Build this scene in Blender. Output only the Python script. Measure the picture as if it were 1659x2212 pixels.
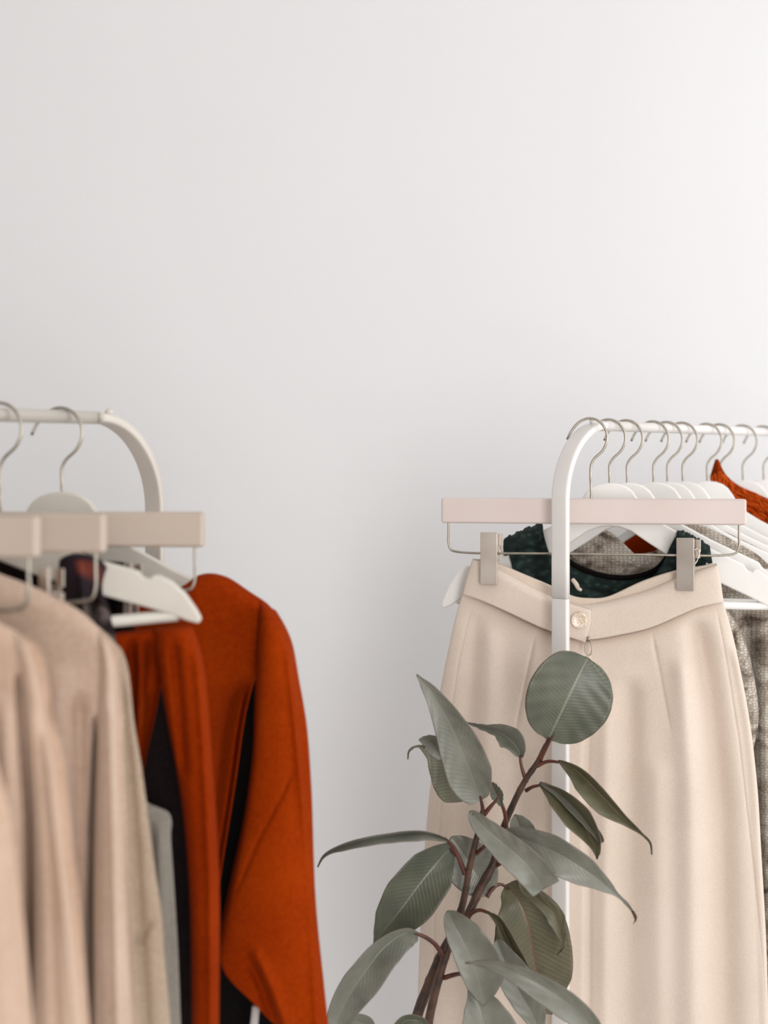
import bpy, bmesh, math, random
import numpy as np
from mathutils import Vector, Matrix
random.seed(4)
C = bpy.context.scene.collection
for o in list(bpy.data.objects): bpy.data.objects.remove(o)
R = math.radians

# ---------------------------------------------------------------- camera, world, light
F = 3072.0; CX = 829.5; HY = 1000.0; CZ = 1.5
cam = bpy.data.cameras.new('camera'); co = bpy.data.objects.new('camera', cam); C.objects.link(co)
co.location = (0, 0, CZ); co.rotation_euler = (R(90), 0, 0)
cam.sensor_fit = 'VERTICAL'; cam.sensor_height = 36; cam.sensor_width = 27; cam.lens = 50
cam.shift_y = -(1106 - HY) / 2212.0
cam.clip_start = .05
cam.dof.use_dof = True; cam.dof.focus_distance = 1.76; cam.dof.aperture_fstop = 2.9
bpy.context.scene.camera = co
w = bpy.data.worlds.new('world'); bpy.context.scene.world = w; w.use_nodes = True
bg = w.node_tree.nodes['Background']; bg.inputs[0].default_value = (1.0, .98, .965, 1); bg.inputs[1].default_value = .50
def area(name, loc, rot, sx, sy, power, col):
    l = bpy.data.lights.new(name, 'AREA'); l.shape = 'RECTANGLE'; l.size = sx; l.size_y = sy; l.energy = power; l.color = col
    o = bpy.data.objects.new(name, l); C.objects.link(o); o.location = loc; o.rotation_euler = rot; return o
# daylight through the tall window in the right hand wall, and an unseen source behind the camera, placed for the trouser shadow
area('window_daylight', (2.54, 1.25, 1.75), (0, R(90), 0), 1.9, 2.3, 38, (.95, .975, 1.0))
area('unseen_rear_light', (.60, -1.9, 1.5), (R(90), 0, 0), .85, 2.1, 54, (1.0, .985, .975))
vs = bpy.context.scene.view_settings
vs.view_transform = 'Standard'; vs.look = 'None'; vs.gamma = 1; vs.use_curve_mapping = False; vs.exposure = .09

# ---------------------------------------------------------------- geometry helpers
def P(px, py, d): return Vector(((px - CX) / F * d, d, CZ - (py - HY) / F * d))
def lin(c):
    return tuple(((v/255)/12.92 if v/255 <= .04045 else ((v/255+.055)/1.055)**2.4) for v in c) + (1,)
def catmull(pts, n):
    p = np.array([list(q) for q in pts], float)
    if len(p) == 2: 
        t = np.linspace(0, 1, n)[:, None]; return p[0]*(1-t)+p[1]*t
    seg = np.linalg.norm(np.diff(p, axis=0), axis=1)**.5; k = np.concatenate([[0], np.cumsum(seg)])
    m = np.zeros_like(p)
    for i in range(len(p)):
        if i == 0: m[i] = (p[1]-p[0])/(k[1]-k[0])
        elif i == len(p)-1: m[i] = (p[-1]-p[-2])/(k[-1]-k[-2])
        else:
            a, b = (p[i]-p[i-1])/(k[i]-k[i-1]), (p[i+1]-p[i])/(k[i+1]-k[i])
            m[i] = (a*(k[i+1]-k[i])+b*(k[i]-k[i-1]))/(k[i+1]-k[i-1])
    L = np.concatenate([[0], np.cumsum(np.linalg.norm(np.diff(p, axis=0), axis=1))])
    s = np.linspace(0, L[-1], n); out = []
    for v in s:
        i = min(max(int(np.searchsorted(L, v, 'right'))-1, 0), len(p)-2)
        f = (v-L[i])/(L[i+1]-L[i]+1e-12); h = k[i+1]-k[i]
        out.append((2*f**3-3*f**2+1)*p[i]+(f**3-2*f**2+f)*h*m[i]+(-2*f**3+3*f**2)*p[i+1]+(f**3-f**2)*h*m[i+1])
    return np.array(out)
def link_mesh(name, verts, faces, mat, parent=None, smooth=True, uvs=None):
    me = bpy.data.meshes.new(name); me.from_pydata([tuple(map(float, v)) for v in verts], [], faces)
    if uvs is not None:
        ul = me.uv_layers.new(name='UVMap'); vi = np.zeros(len(me.loops), int); me.loops.foreach_get('vertex_index', vi)
        ul.data.foreach_set('uv', np.array(uvs, float)[vi].ravel())
    me.validate()
    if smooth: me.polygons.foreach_set('use_smooth', [True]*len(me.polygons))
    if not isinstance(mat, (list, tuple)): mat = [mat]
    for m_ in mat: me.materials.append(m_)
    o = bpy.data.objects.new(name, me); C.objects.link(o)
    if parent: o.parent = parent
    return o
class MB:
    """collects shapes that become one mesh object"""
    def __init__(s): s.v = []; s.f = []
    def add(s, v, f):
        b = len(s.v); s.v += [tuple(map(float, q)) for q in v]; s.f += [tuple(i+b for i in q) for q in f]; return s
    def tube(s, pts, r, n=None, seg=12, caps=True):
        path = catmull(pts, n) if n else np.array([list(q) for q in pts], float)
        N = len(path); rr = np.interp(np.linspace(0, 1, N), np.linspace(0, 1, len(r)), r) if isinstance(r, (list, tuple)) else np.full(N, r)
        T = np.gradient(path, axis=0); T /= np.linalg.norm(T, axis=1)[:, None]+1e-12
        ref = np.array([0, 1, 0.]) if abs(T[0][1]) < .9 else np.array([1., 0, 0])
        u = np.cross(T[0], ref); u /= np.linalg.norm(u); V = []
        for i in range(N):
            u = u-T[i]*u.dot(T[i]); u /= np.linalg.norm(u); q = np.cross(T[i], u)
            for j in range(seg):
                a = 2*math.pi*j/seg; V.append(path[i]+rr[i]*(math.cos(a)*u+math.sin(a)*q))
        Fc = [(i*seg+j, i*seg+(j+1) % seg, (i+1)*seg+(j+1) % seg, (i+1)*seg+j) for i in range(N-1) for j in range(seg)]
        if caps: Fc += [tuple(range(seg))[::-1], tuple((N-1)*seg+j for j in range(seg))]
        return s.add(V, Fc)
    def box(s, c, d, rot=0):
        c = Vector(c); V = []
        for x in (-.5, .5):
            for y in (-.5, .5):
                for z in (-.5, .5):
                    q = Vector((x*d[0], y*d[1], z*d[2])); q.rotate(Matrix.Rotation(rot, 3, 'Z')); V.append(c+q)
        return s.add(V, [(0,1,3,2),(4,6,7,5),(0,4,5,1),(2,3,7,6),(0,2,6,4),(1,5,7,3)])
    def prism(s, poly, y0, y1, fn=lambda x, z: (x, z)):
        n = len(poly); V = [(p[0], y0, p[1]) for p in poly]+[(p[0], y1, p[1]) for p in poly]
        return s.add(V, [tuple(range(n)), tuple(range(2*n-1, n-1, -1))]+[(i, i+n, (i+1) % n+n, (i+1) % n) for i in range(n)])
    def lathe(s, prof, c=(0,0,0), seg=48):
        V = [(c[0]+r*math.cos(2*math.pi*j/seg), c[1]+r*math.sin(2*math.pi*j/seg), c[2]+z) for r, z in prof for j in range(seg)]
        return s.add(V, [(i*seg+j, i*seg+(j+1) % seg, (i+1)*seg+(j+1) % seg, (i+1)*seg+j) for i in range(len(prof)-1) for j in range(seg)])
    def sphere(s, c, r, sz=1.0):
        prof = [(max(r*math.sin(math.pi*i/12), 1e-5), -r*sz*math.cos(math.pi*i/12)) for i in range(13)]
        return s.lathe(prof, c, 20)
    def build(s, name, mat, parent=None, bevel=0, smooth=True, seg=3):
        o = link_mesh(name, s.v, s.f, mat, parent, smooth)
        bm = bmesh.new(); bm.from_mesh(o.data); bmesh.ops.recalc_face_normals(bm, faces=bm.faces); bm.to_mesh(o.data); bm.free()
        if bevel:
            b = o.modifiers.new('bevel', 'BEVEL'); b.width = bevel; b.segments = seg; b.limit_method = 'ANGLE'; b.angle_limit = R(40)
            b.harden_normals = True
        return o
def tag(o, label, cat, group=None, kind=None):
    o['label'] = label; o['category'] = cat
    if group: o['group'] = group
    if kind: o['kind'] = kind
    return o
def empty(name, loc, label, cat, group=None, rot=(0,0,0)):
    o = bpy.data.objects.new(name, None); C.objects.link(o); o.location = loc; o.rotation_euler = rot
    o.empty_display_size = .05
    return tag(o, label, cat, group)
class Fr:
    """upright plane through a rail point, turned by a about the vertical"""
    def __init__(s, px, d, a, zrel=0.0, roll=0.0):
        s.O = np.array([(px-CX)/F*d, d, CZ+zrel]); s.a = a; s.roll = roll
        s.u = np.array([math.cos(a), -math.sin(a), 0]); s.n = np.array([math.sin(a), math.cos(a), 0])
    def loc(s, px, py, dy=0.0):
        px = np.asarray(px, float); py = np.asarray(py, float)
        rx = (px-CX)/F; rz = -(py-HY)/F
        t = (s.O[0]*s.n[0]+s.O[1]*s.n[1]+dy)/(rx*s.n[0]+s.n[1])
        X = rx*t-s.O[0]; Y = t-s.O[1]
        return X*s.u[0]+Y*s.u[1], rz*t+CZ-s.O[2]
    def empty(s, name, label, cat, group=None, roll=True):
        return empty(name, s.O, label, cat, group, (0, s.roll if roll else 0, -s.a))

# ---------------------------------------------------------------- materials
def nt(name):
    m = bpy.data.materials.new(name); m.use_nodes = True; t = m.node_tree
    return m, t, t.nodes['Principled BSDF']
def N(t, kind, **kw):
    n = t.nodes.new(kind)
    for k, v in kw.items():
        if k in n.inputs: n.inputs[k].default_value = v
        else: setattr(n, k, v)
    return n
def ramp(t, stops, src):
    r = t.nodes.new('ShaderNodeValToRGB'); e = r.color_ramp.elements
    while len(e) > 1: e.remove(e[-1])
    e[0].position = stops[0][0]; e[0].color = stops[0][1]
    for p_, c_ in stops[1:]:
        q = e.new(p_); q.color = c_
    t.links.new(src, r.inputs[0]); return r
def paint(name, col, rough=.5, col2=None, nscale=4, bump=0, bscale=60, metal=0, spec=.5):
    m, t, b = nt(name); b.inputs['Roughness'].default_value = rough; b.inputs['Metallic'].default_value = metal
    b.inputs['Specular IOR Level'].default_value = spec
    tc = N(t, 'ShaderNodeTexCoord'); nz = N(t, 'ShaderNodeTexNoise', Scale=nscale, Detail=4.0); t.links.new(tc.outputs['Object'], nz.inputs['Vector'])
    r = ramp(t, [(.35, lin(col)), (.65, lin(col2 or col))], nz.outputs[0]); t.links.new(r.outputs[0], b.inputs['Base Color'])
    if bump:
        n2 = N(t, 'ShaderNodeTexNoise', Scale=bscale, Detail=3.0); t.links.new(tc.outputs['Object'], n2.inputs['Vector'])
        bp = N(t, 'ShaderNodeBump', Strength=bump, Distance=.002); t.links.new(n2.outputs[0], bp.inputs['Height']); t.links.new(bp.outputs[0], b.inputs['Normal'])
    return m
def fabric(name, col, col2, sheen=.25, weave=700, bump=.25, fuzz=220, spec=.1, rib=False):
    m, t, b = nt(name); b.inputs['Roughness'].default_value = .93; b.inputs['Specular IOR Level'].default_value = spec
    b.inputs['Sheen Weight'].default_value = sheen; b.inputs['Sheen Roughness'].default_value = .45
    b.inputs['Sheen Tint'].default_value = lin(tuple(min(255, c+25) for c in col))
    tc = N(t, 'ShaderNodeTexCoord')
    nz = N(t, 'ShaderNodeTexNoise', Scale=float(fuzz), Detail=5.0); t.links.new(tc.outputs['Object'], nz.inputs['Vector'])
    nb = N(t, 'ShaderNodeTexNoise', Scale=7.0, Detail=3.0); t.links.new(tc.outputs['Object'], nb.inputs['Vector'])
    mx = N(t, 'ShaderNodeMath', operation='ADD'); t.links.new(nz.outputs[0], mx.inputs[0]); t.links.new(nb.outputs[0], mx.inputs[1])
    hf = N(t, 'ShaderNodeMath', operation='MULTIPLY'); hf.inputs[1].default_value = .5; t.links.new(mx.outputs[0], hf.inputs[0])
    r = ramp(t, [(.38, lin(col2)), (.62, lin(col))], hf.outputs[0]); t.links.new(r.outputs[0], b.inputs['Base Color'])
    wv = N(t, 'ShaderNodeTexWave', Scale=float(weave)/2.2, Distortion=1.5, Detail=1.0); wv.bands_direction = 'Z'
    t.links.new(tc.outputs['Object'], wv.inputs['Vector'])
    ad = N(t, 'ShaderNodeMath', operation='ADD'); t.links.new(wv.outputs['Fac'], ad.inputs[0]); t.links.new(nz.outputs[0], ad.inputs[1])
    bp = N(t, 'ShaderNodeBump', Strength=bump, Distance=.0006); t.links.new(ad.outputs[0], bp.inputs['Height']); t.links.new(bp.outputs[0], b.inputs['Normal'])
    return m
def snake(name, dark=0.0, lace=False, scale=150):
    m, t, b = nt(name); b.inputs['Roughness'].default_value = .8; b.inputs['Specular IOR Level'].default_value = .15
    tc = N(t, 'ShaderNodeTexCoord')
    mp = N(t, 'ShaderNodeMapping'); mp.inputs['Scale'].default_value = (1.0, .6, 1.5); t.links.new(tc.outputs['Object'], mp.inputs[0])
    vo = N(t, 'ShaderNodeTexVoronoi', Scale=float(scale)); vo.feature = 'DISTANCE_TO_EDGE'; vo.inputs['Randomness'].default_value = .45; t.links.new(mp.outputs[0], vo.inputs['Vector'])
    n1 = N(t, 'ShaderNodeTexNoise', Scale=18.0, Detail=4.0, Distortion=1.2); t.links.new(mp.outputs[0], n1.inputs['Vector'])
    if lace:
        vo.feature = 'SMOOTH_F1'; vo.inputs['Randomness'].default_value = 1.0
        edge = ramp(t, [(.1, lin((52, 70, 64))), (.35, lin((34, 46, 43))), (.7, lin((20, 28, 28)))], vo.outputs[0])
        t.links.new(edge.outputs[0], b.inputs['Base Color'])
    else:
        patch = ramp(t, [(.42-dark, lin((200, 190, 178))), (.54-dark, lin((164, 152, 138))), (.68-dark, lin((92, 78, 70)))], n1.outputs[0])
        scl = ramp(t, [(0, (.12, .1, .09, 1)), (.10, (.5, .47, .44, 1)), (.22, (1, 1, 1, 1))], vo.outputs[0])
        mx = N(t, 'ShaderNodeMix'); mx.data_type = 'RGBA'; mx.blend_type = 'MULTIPLY'; mx.inputs[0].default_value = .6
        t.links.new(patch.outputs[0], mx.inputs[6]); t.links.new(scl.outputs[0], mx.inputs[7]); t.links.new(mx.outputs[2], b.inputs['Base Color'])
    bp = N(t, 'ShaderNodeBump', Strength=.8 if lace else .4, Distance=.002); t.links.new(vo.outputs[0], bp.inputs['Height']); t.links.new(bp.outputs[0], b.inputs['Normal'])
    return m
def leafmat(name, a, b_, c_, rough=.42, rib=(128, 132, 112), vein=.35):
    m, t, b = nt(name); b.inputs['Roughness'].default_value = rough; b.inputs['Specular IOR Level'].default_value = .45
    b.inputs['Coat Weight'].default_value = .35; b.inputs['Coat Roughness'].default_value = .28
    uv = N(t, 'ShaderNodeUVMap'); sp = N(t, 'ShaderNodeSeparateXYZ'); t.links.new(uv.outputs[0], sp.inputs[0])
    def M(op, x, y=None, z=None):
        n = N(t, 'ShaderNodeMath', operation=op)
        for i, v in enumerate((x, y, z)):
            if v is None: continue
            if isinstance(v, (int, float)): n.inputs[i].default_value = v
            else: t.links.new(v, n.inputs[i])
        return n.outputs[0]
    au = M('ABSOLUTE', M('SUBTRACT', sp.outputs[0], .5))
    tc = N(t, 'ShaderNodeTexCoord'); nz = N(t, 'ShaderNodeTexNoise', Scale=28.0, Detail=5.0); t.links.new(tc.outputs['Object'], nz.inputs['Vector'])
    ph = M('ADD', M('SUBTRACT', M('MULTIPLY', sp.outputs[1], 26.0), M('MULTIPLY', au, 9.0)), M('MULTIPLY', nz.outputs[0], 1.2))
    vn = M('POWER', M('ABSOLUTE', M('SINE', M('MULTIPLY', ph, math.pi))), .7)
    bl = ramp(t, [(.3, lin(a)), (.5, lin(b_)), (.7, lin(c_))], nz.outputs[0])
    mv = N(t, 'ShaderNodeMix'); mv.data_type = 'RGBA'; mv.blend_type = 'MULTIPLY'
    t.links.new(M('MULTIPLY', M('SUBTRACT', 1.0, vn), vein), mv.inputs[0]); t.links.new(bl.outputs[0], mv.inputs[6]); mv.inputs[7].default_value = (.55, .56, .5, 1)
    ribm = M('LESS_THAN', au, .014)
    mr = N(t, 'ShaderNodeMix'); mr.data_type = 'RGBA'; t.links.new(M('MULTIPLY', ribm, .8), mr.inputs[0]); t.links.new(mv.outputs[2], mr.inputs[6]); mr.inputs[7].default_value = lin(rib)
    edge = M('GREATER_THAN', au, .492)
    me_ = N(t, 'ShaderNodeMix'); me_.data_type = 'RGBA'; t.links.new(M('MULTIPLY', edge, .6), me_.inputs[0]); t.links.new(mr.outputs[2], me_.inputs[6]); me_.inputs[7].default_value = lin((92, 66, 54))
    t.links.new(me_.outputs[2], b.inputs['Base Color'])
    bp = N(t, 'ShaderNodeBump', Strength=.22, Distance=.0012); t.links.new(M('ADD', vn, M('MULTIPLY', M('MINIMUM', M('MULTIPLY', au, 30.0), 1.0), 1.6)), bp.inputs['Height']); t.links.new(bp.outputs[0], b.inputs['Normal'])
    return m
def wallmat(name, col):
    m, t, b = nt(name); b.inputs['Roughness'].default_value = .85; b.inputs['Specular IOR Level'].default_value = .2
    tc = N(t, 'ShaderNodeTexCoord'); nz = N(t, 'ShaderNodeTexNoise', Scale=1.1, Detail=2.0); t.links.new(tc.outputs['Object'], nz.inputs['Vector'])
    c2 = tuple(max(0, c-4) for c in col)
    r = ramp(t, [(.3, lin(c2)), (.7, lin(col))], nz.outputs[0]); t.links.new(r.outputs[0], b.inputs['Base Color'])
    n2 = N(t, 'ShaderNodeTexNoise', Scale=90.0, Detail=4.0); t.links.new(tc.outputs['Object'], n2.inputs['Vector'])
    bp = N(t, 'ShaderNodeBump', Strength=.05, Distance=.001); t.links.new(n2.outputs[0], bp.inputs['Height']); t.links.new(bp.outputs[0], b.inputs['Normal'])
    return m
M_wall = wallmat('white_wall_paint', (232, 231, 232))
M_ceil = wallmat('ceiling_paint', (240, 240, 238))
M_trim = paint('trim_paint', (236, 234, 230), .4)
M_rack = paint('white_powder_coat', (228, 223, 219), .32, (223, 218, 214), 10)
M_rack_shade = paint('shaded_white_powder_coat', (204, 196, 186), .35, (198, 190, 180), 10)  # darker copy of the rack white, left-rack shade put into the colour
M_hang = paint('white_lacquered_wood', (238, 235, 231), .38, (233, 229, 225), 14, .08, 40)
M_blush = paint('blush_lacquered_wood', (216, 201, 195), .42, (210, 194, 187), 9, .1, 30)
M_blush_shade = paint('shaded_blush_lacquered_wood', (186, 170, 156), .42, (180, 164, 149), 9, .1, 30)  # blush lacquer darkened, the dim light on the left bars is in the colour
M_hang_shade = paint('shaded_white_lacquered_wood', (206, 200, 190), .38, (200, 194, 183), 14, .08, 40)  # white hanger lacquer toned down, shade of the left rack painted in
M_wire = paint('brushed_steel_wire', (176, 168, 156), .3, (150, 142, 130), 60, metal=.9)
M_clip = paint('brushed_nickel', (205, 194, 184), .28, (190, 176, 164), 25, metal=.92)
M_clipd = paint('shadowed_clip_spring', (96, 80, 72), .4, metal=.8)
M_cream = fabric('cream_knit_suiting', (226, 210, 196), (217, 200, 185), .2, 900, .3, 420)
M_creamin = fabric('cream_lining', (222, 206, 190), (212, 195, 180), .1, 900, .2, 420)
M_thread = paint('cream_thread', (196, 176, 156), .9)
M_beige = fabric('oat_fleece', (198, 172, 153), (182, 154, 133), .45, 500, .35, 260)
M_beige2 = fabric('sand_fleece', (196, 173, 156), (180, 155, 136), .45, 500, .35, 230)
M_beige3 = fabric('mushroom_fleece', (180, 162, 143), (162, 142, 123), .4, 500, .35, 300)
M_grey = fabric('pale_grey_knit', (152, 146, 136), (136, 130, 120), .35, 600, .35, 260)
M_rust = fabric('rust_fleece', (146, 50, 1), (128, 38, 0), .12, 600, .3, 240, .05)
M_rust2 = fabric('rust_jersey', (140, 46, 1), (120, 34, 0), .12, 600, .3, 240, .05)
M_black = fabric('black_jersey', (20, 16, 16), (12, 10, 10), .02, 600, .3, 240, .05)
M_feather = fabric('rust_feather', (206, 92, 30), (168, 58, 8), .3, 600, .3, 240, .05)
M_dark = fabric('dark_brown_twill', (28, 20, 20), (19, 14, 14), .02, 600, .3, 240, .05)
M_snake = snake('snake_print_cotton', -.01, scale=180); M_snake2 = snake('dark_snake_print_cotton', .06, scale=240)
M_lace = snake('dark_green_lace', lace=True, scale=95)
M_leaf = leafmat('rubber_leaf_top', (107, 108, 97), (120, 120, 109), (133, 133, 122), .36, vein=.14)
M_leafd = leafmat('rubber_leaf_dark', (74, 78, 64), (85, 88, 72), (96, 99, 83), .44, vein=.22)
M_under = leafmat('rubber_leaf_underside', (82, 80, 58), (98, 94, 70), (112, 106, 82), .6, (120, 84, 62), .5)
M_ribbed = leafmat('rubber_leaf_ribbed_underside', (92, 92, 72), (106, 104, 82), (118, 114, 92), .6, (120, 96, 72), .85)
M_stem = paint('brown_bark', (86, 58, 42), .5, (52, 35, 26), 60, .5, 160)
M_pet = paint('red_brown_petiole', (98, 52, 38), .45, (70, 38, 30), 50)
M_pot = paint('glazed_pot', (214, 208, 200), .35); M_soil = paint('potting_soil', (48, 36, 28), .95, (30, 24, 18), 80, .8, 60)
def multi(name):
    m, t, b = nt(name); b.inputs['Roughness'].default_value = .75; b.inputs['Specular IOR Level'].default_value = .15
    tc = N(t, 'ShaderNodeTexCoord'); nz = N(t, 'ShaderNodeTexNoise', Scale=9.0, Detail=2.0, Distortion=1.0); t.links.new(tc.outputs['Object'], nz.inputs['Vector'])
    r = ramp(t, [(.36, lin((112, 52, 40))), (.42, lin((34, 24, 34))), (.52, lin((30, 20, 20))), (.56, lin((92, 82, 78))), (.62, lin((36, 28, 38)))], nz.outputs[0])
    t.links.new(r.outputs[0], b.inputs['Base Color']); return m
M_multi = multi('dark_printed_satin')
def pearl():
    m, t, b = nt('mother_of_pearl'); b.inputs['Roughness'].default_value = .2
    tc = N(t, 'ShaderNodeTexCoord'); nz = N(t, 'ShaderNodeTexNoise', Scale=160.0, Detail=3.0, Distortion=2.0); t.links.new(tc.outputs['Object'], nz.inputs['Vector'])
    r = ramp(t, [(.35, lin((232, 218, 200))), (.5, lin((208, 180, 150))), (.6, lin((244, 236, 226)))], nz.outputs[0]); t.links.new(r.outputs[0], b.inputs['Base Color']); return m
M_pearl = pearl()

# ---------------------------------------------------------------- the room
def slab(name, x0, x1, y0, y1, z0, z1, m):
    o = MB().box(((x0+x1)/2, (y0+y1)/2, (z0+z1)/2), (x1-x0, y1-y0, z1-z0)).build(name, m, smooth=False); o['kind'] = 'structure'; return o
WY = 2.68
slab('wall_back', -2.5, 2.75, WY, WY+.12, 0, 2.9, M_wall)
slab('wall_left', -2.62, -2.5, -2.2, WY+.12, 0, 2.9, M_wall)
fm, ft, fb = nt('oak_floor'); fb.inputs['Roughness'].default_value = .5
_tc = N(ft, 'ShaderNodeTexCoord'); _br = N(ft, 'ShaderNodeTexBrick', Scale=3.0); ft.links.new(_tc.outputs['Object'], _br.inputs['Vector'])
_br.inputs['Color1'].default_value = lin((214, 209, 203)); _br.inputs['Color2'].default_value = lin((206, 200, 194)); _br.inputs['Mortar'].default_value = lin((120, 100, 82)); _br.inputs['Mortar Size'].default_value = .004
ft.links.new(_br.outputs[0], fb.inputs['Base Color'])
slab('floor', -2.62, 2.75, -2.2, WY+.12, -.1, 0, fm)
slab('ceiling', -2.62, 2.75, -2.2, WY+.12, 2.9, 3.0, M_ceil)
slab('baseboard_back', -2.5, 2.6, WY-.015, WY, 0, .09, M_trim)
wr = MB()
X0, X1 = 2.60, 2.75
for (y0, y1, z0, z1) in ((-2.2, 0.05, 0, 2.9), (2.45, WY, 0, 2.9), (.05, 2.45, 0, .75), (.05, 2.45, 2.75, 2.9)):
    wr.box(((X0+X1)/2, (y0+y1)/2, (z0+z1)/2), (X1-X0, y1-y0, z1-z0))
wr = wr.build('wall_right', M_wall, smooth=False); wr['kind'] = 'structure'
wf = MB()
for (y, z, sy, sz) in ((.08, 1.75, .05, 2.0), (2.42, 1.75, .05, 2.0), (1.25, 1.75, .05, 2.0), (1.25, .775, 2.4, .05), (1.25, 2.725, 2.4, .05)):
    wf.box((2.69, y, z), (.05, sy, sz))
wf = wf.build('window_1', M_trim, smooth=False); wf['kind'] = 'structure'

# ---------------------------------------------------------------- clothes racks
def sweep_band(pts, side, wA, wB, n=None, seg=20):
    """rounded flat tube: wide axis = side (constant), narrow axis = cross(tangent, side)"""
    path = catmull(pts, n) if n else np.array([list(q) for q in pts], float)
    T = np.gradient(path, axis=0); T /= np.linalg.norm(T, axis=1)[:, None]; s_ = np.array(side, float); V = []
    for i in range(len(path)):
        q = np.cross(T[i], s_); q /= np.linalg.norm(q)
        for j in range(seg):
            a = 2*math.pi*j/seg; c, s2 = math.cos(a), math.sin(a)
            x = math.copysign(abs(c)**.35, c)*wA/2; y = math.copysign(abs(s2)**.35, s2)*wB/2
            V.append(path[i]+s_*x+q*y)
    Fc = [(i*seg+j, i*seg+(j+1) % seg, (i+1)*seg+(j+1) % seg, (i+1)*seg+j) for i in range(len(path)-1) for j in range(seg)]
    Fc += [tuple(range(seg)), tuple((len(path)-1)*seg+j for j in range(seg))]
    return V, Fc
def rack(name, label, A, B, mat, seam_z, knob_h, rail_r=.0068, wid=.0235, thick=.010, rad=.098):
    """A = end of the rail the camera sees, B = its other end; both 3D"""
    root = empty(name, (A[0], A[1], 0), label, 'clothes rack')
    o3 = np.array([A[0], A[1], 0]); A = np.array(A, float)-o3; B = np.array(B, float)-o3
    dr = B-A; dr /= np.linalg.norm(dr); flat = np.array([dr[0], dr[1], 0]); flat /= np.linalg.norm(flat); side = np.array([flat[1], -flat[0], 0])
    MB().tube([A-dr*.004, B+dr*.004], rail_r, seg=24).build('rail', mat, root)
    for E, sg in ((A, -1), (B, 1)):
        arc = []
        for i in range(25):
            th = math.pi/2*i/24
            arc.append(E+sg*flat*rad*math.sin(th)+np.array([0, 0, -rad*(1-math.cos(th))]))
        low = arc[-1].copy(); zs = seam_z if sg < 0 else seam_z
        arc += [low+np.array([0, 0, (zs-low[2])*k]) for k in (.34, .67, 1)]
        m = MB(); m.add(*sweep_band(arc, side, wid, thick)); ar = m.build('arch', mat, root)
        MB().sphere(E+np.array([0, 0, thick/2+.0035])+sg*flat*.022+np.array([0, 0, -.0026]), .0046).build('screw_cap', mat, ar)
        p0 = low.copy(); p0[2] = zs-.0006; p1 = low.copy(); p1[2] = .03
        m = MB(); m.add(*sweep_band([p0, p0+np.array([0, 0, -.001]), (p0+p1)/2, p1], side, wid*.985, thick*.985)); m.build('post', mat, root)
        ft0 = np.array([low[0], low[1], .018])
        MB().tube([ft0-side*.22, ft0+side*.22], .014, seg=16).build('foot', mat, root)
    a_, b_ = A-flat*rad, B+flat*rad; a_[2] = b_[2] = .14
    MB().tube([a_, b_], .008, seg=16).build('lower_rail', mat, root)
    return root
RZ = .049
def rr_pt(t): return np.array([.2879+.65*t, 1.88+.76*t, CZ+RZ])
def rr_t(px):
    r = (px-CX)/F; return (1.88*r-.2879)/(.65-.76*r)
right_rack = rack('clothes_rack', 'white metal clothes rack with arched post rising in front of the cream trousers', rr_pt(0), rr_pt(.80), M_rack, P(1212, 1293, 1.80)[2], .01)
def lr(d): return np.array([-1.142+.57*d, d, CZ+.047-.008*(1.48-d)])
left_rack = rack('clothes_rack', 'white metal clothes rack holding the beige and rust clothes at the left', lr(1.477), lr(.72), M_rack_shade, .9, .01, wid=.0225, thick=.010)
q = P(549, 2212, 1.415); q2 = P(553, 2174, 1.415)
dq = (q-q2)/(q2.z-q.z); b0 = q2+dq*(q2.z-.02)
tag(MB().tube([q2, (q2+b0)/2, b0], .0040, seg=14).build('garment_prop_rod', M_rack, None), 'thin white upright rod ending just below the rust sweatshirt', 'rod')

# ---------------------------------------------------------------- hangers
BT = -.0755                                   # body top below the rail centre
def hook_pts(dz, lean=0.0):
    return [(0, 0, dz-.012), (0, 0, dz+.006), (0, 0, dz+.024), (.004, 0, dz+.032), (.015, 0, dz+.043), (.0205, 0, dz+.057), (.018, 0, dz+.071), (.009, 0, dz+.0815), (-.003, 0, dz+.0845), (-.015, 0, dz+.080), (-.025, 0, dz+.069), (-.031, 0, dz+.057)]
TOP = [(0, 0), (.012, -.0012), (.022, -.0048), (.030, -.011), (.0375, -.022), (.044, -.034), (.054, -.044), (.075, -.057), (.11, -.076), (.145, -.0925), (.168, -.1035), (.1735, -.1065), (.1775, -.1135), (.183, -.1155), (.1865, -.1120), (.192, -.1125), (.203, -.1215), (.214, -.137), (.222, -.155), (.226, -.166), (.2235, -.1715)]
BOT = [(.213, -.167), (.197, -.157), (.175, -.146), (.13, -.125), (.08, -.0985), (.05, -.079), (.028, -.064), (.012, -.0585), (0, -.0575)]
def wood_hanger(fr, label, group, bar=True, mat=None, kz=1.0):
    root = fr.empty('wooden_hanger', label, 'hanger', group)
    half = TOP+BOT
    poly = half+[(-x, z) for x, z in half[::-1] if x > 1e-6]
    poly = [(x, z*kz+BT) for x, z in poly]
    m = mat or M_hang
    MB().prism(poly, -.006, .006).build('hanger_body', m, root, bevel=.0028)
    MB().tube(hook_pts(BT), .00165, n=44, seg=10).build('hook', M_wire, root)
    if bar: MB().tube([(-.205, 0, BT-.160*kz), (.205, 0, BT-.160*kz)], .0055, seg=16).build('trouser_bar', m, root)
    return root
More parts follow.
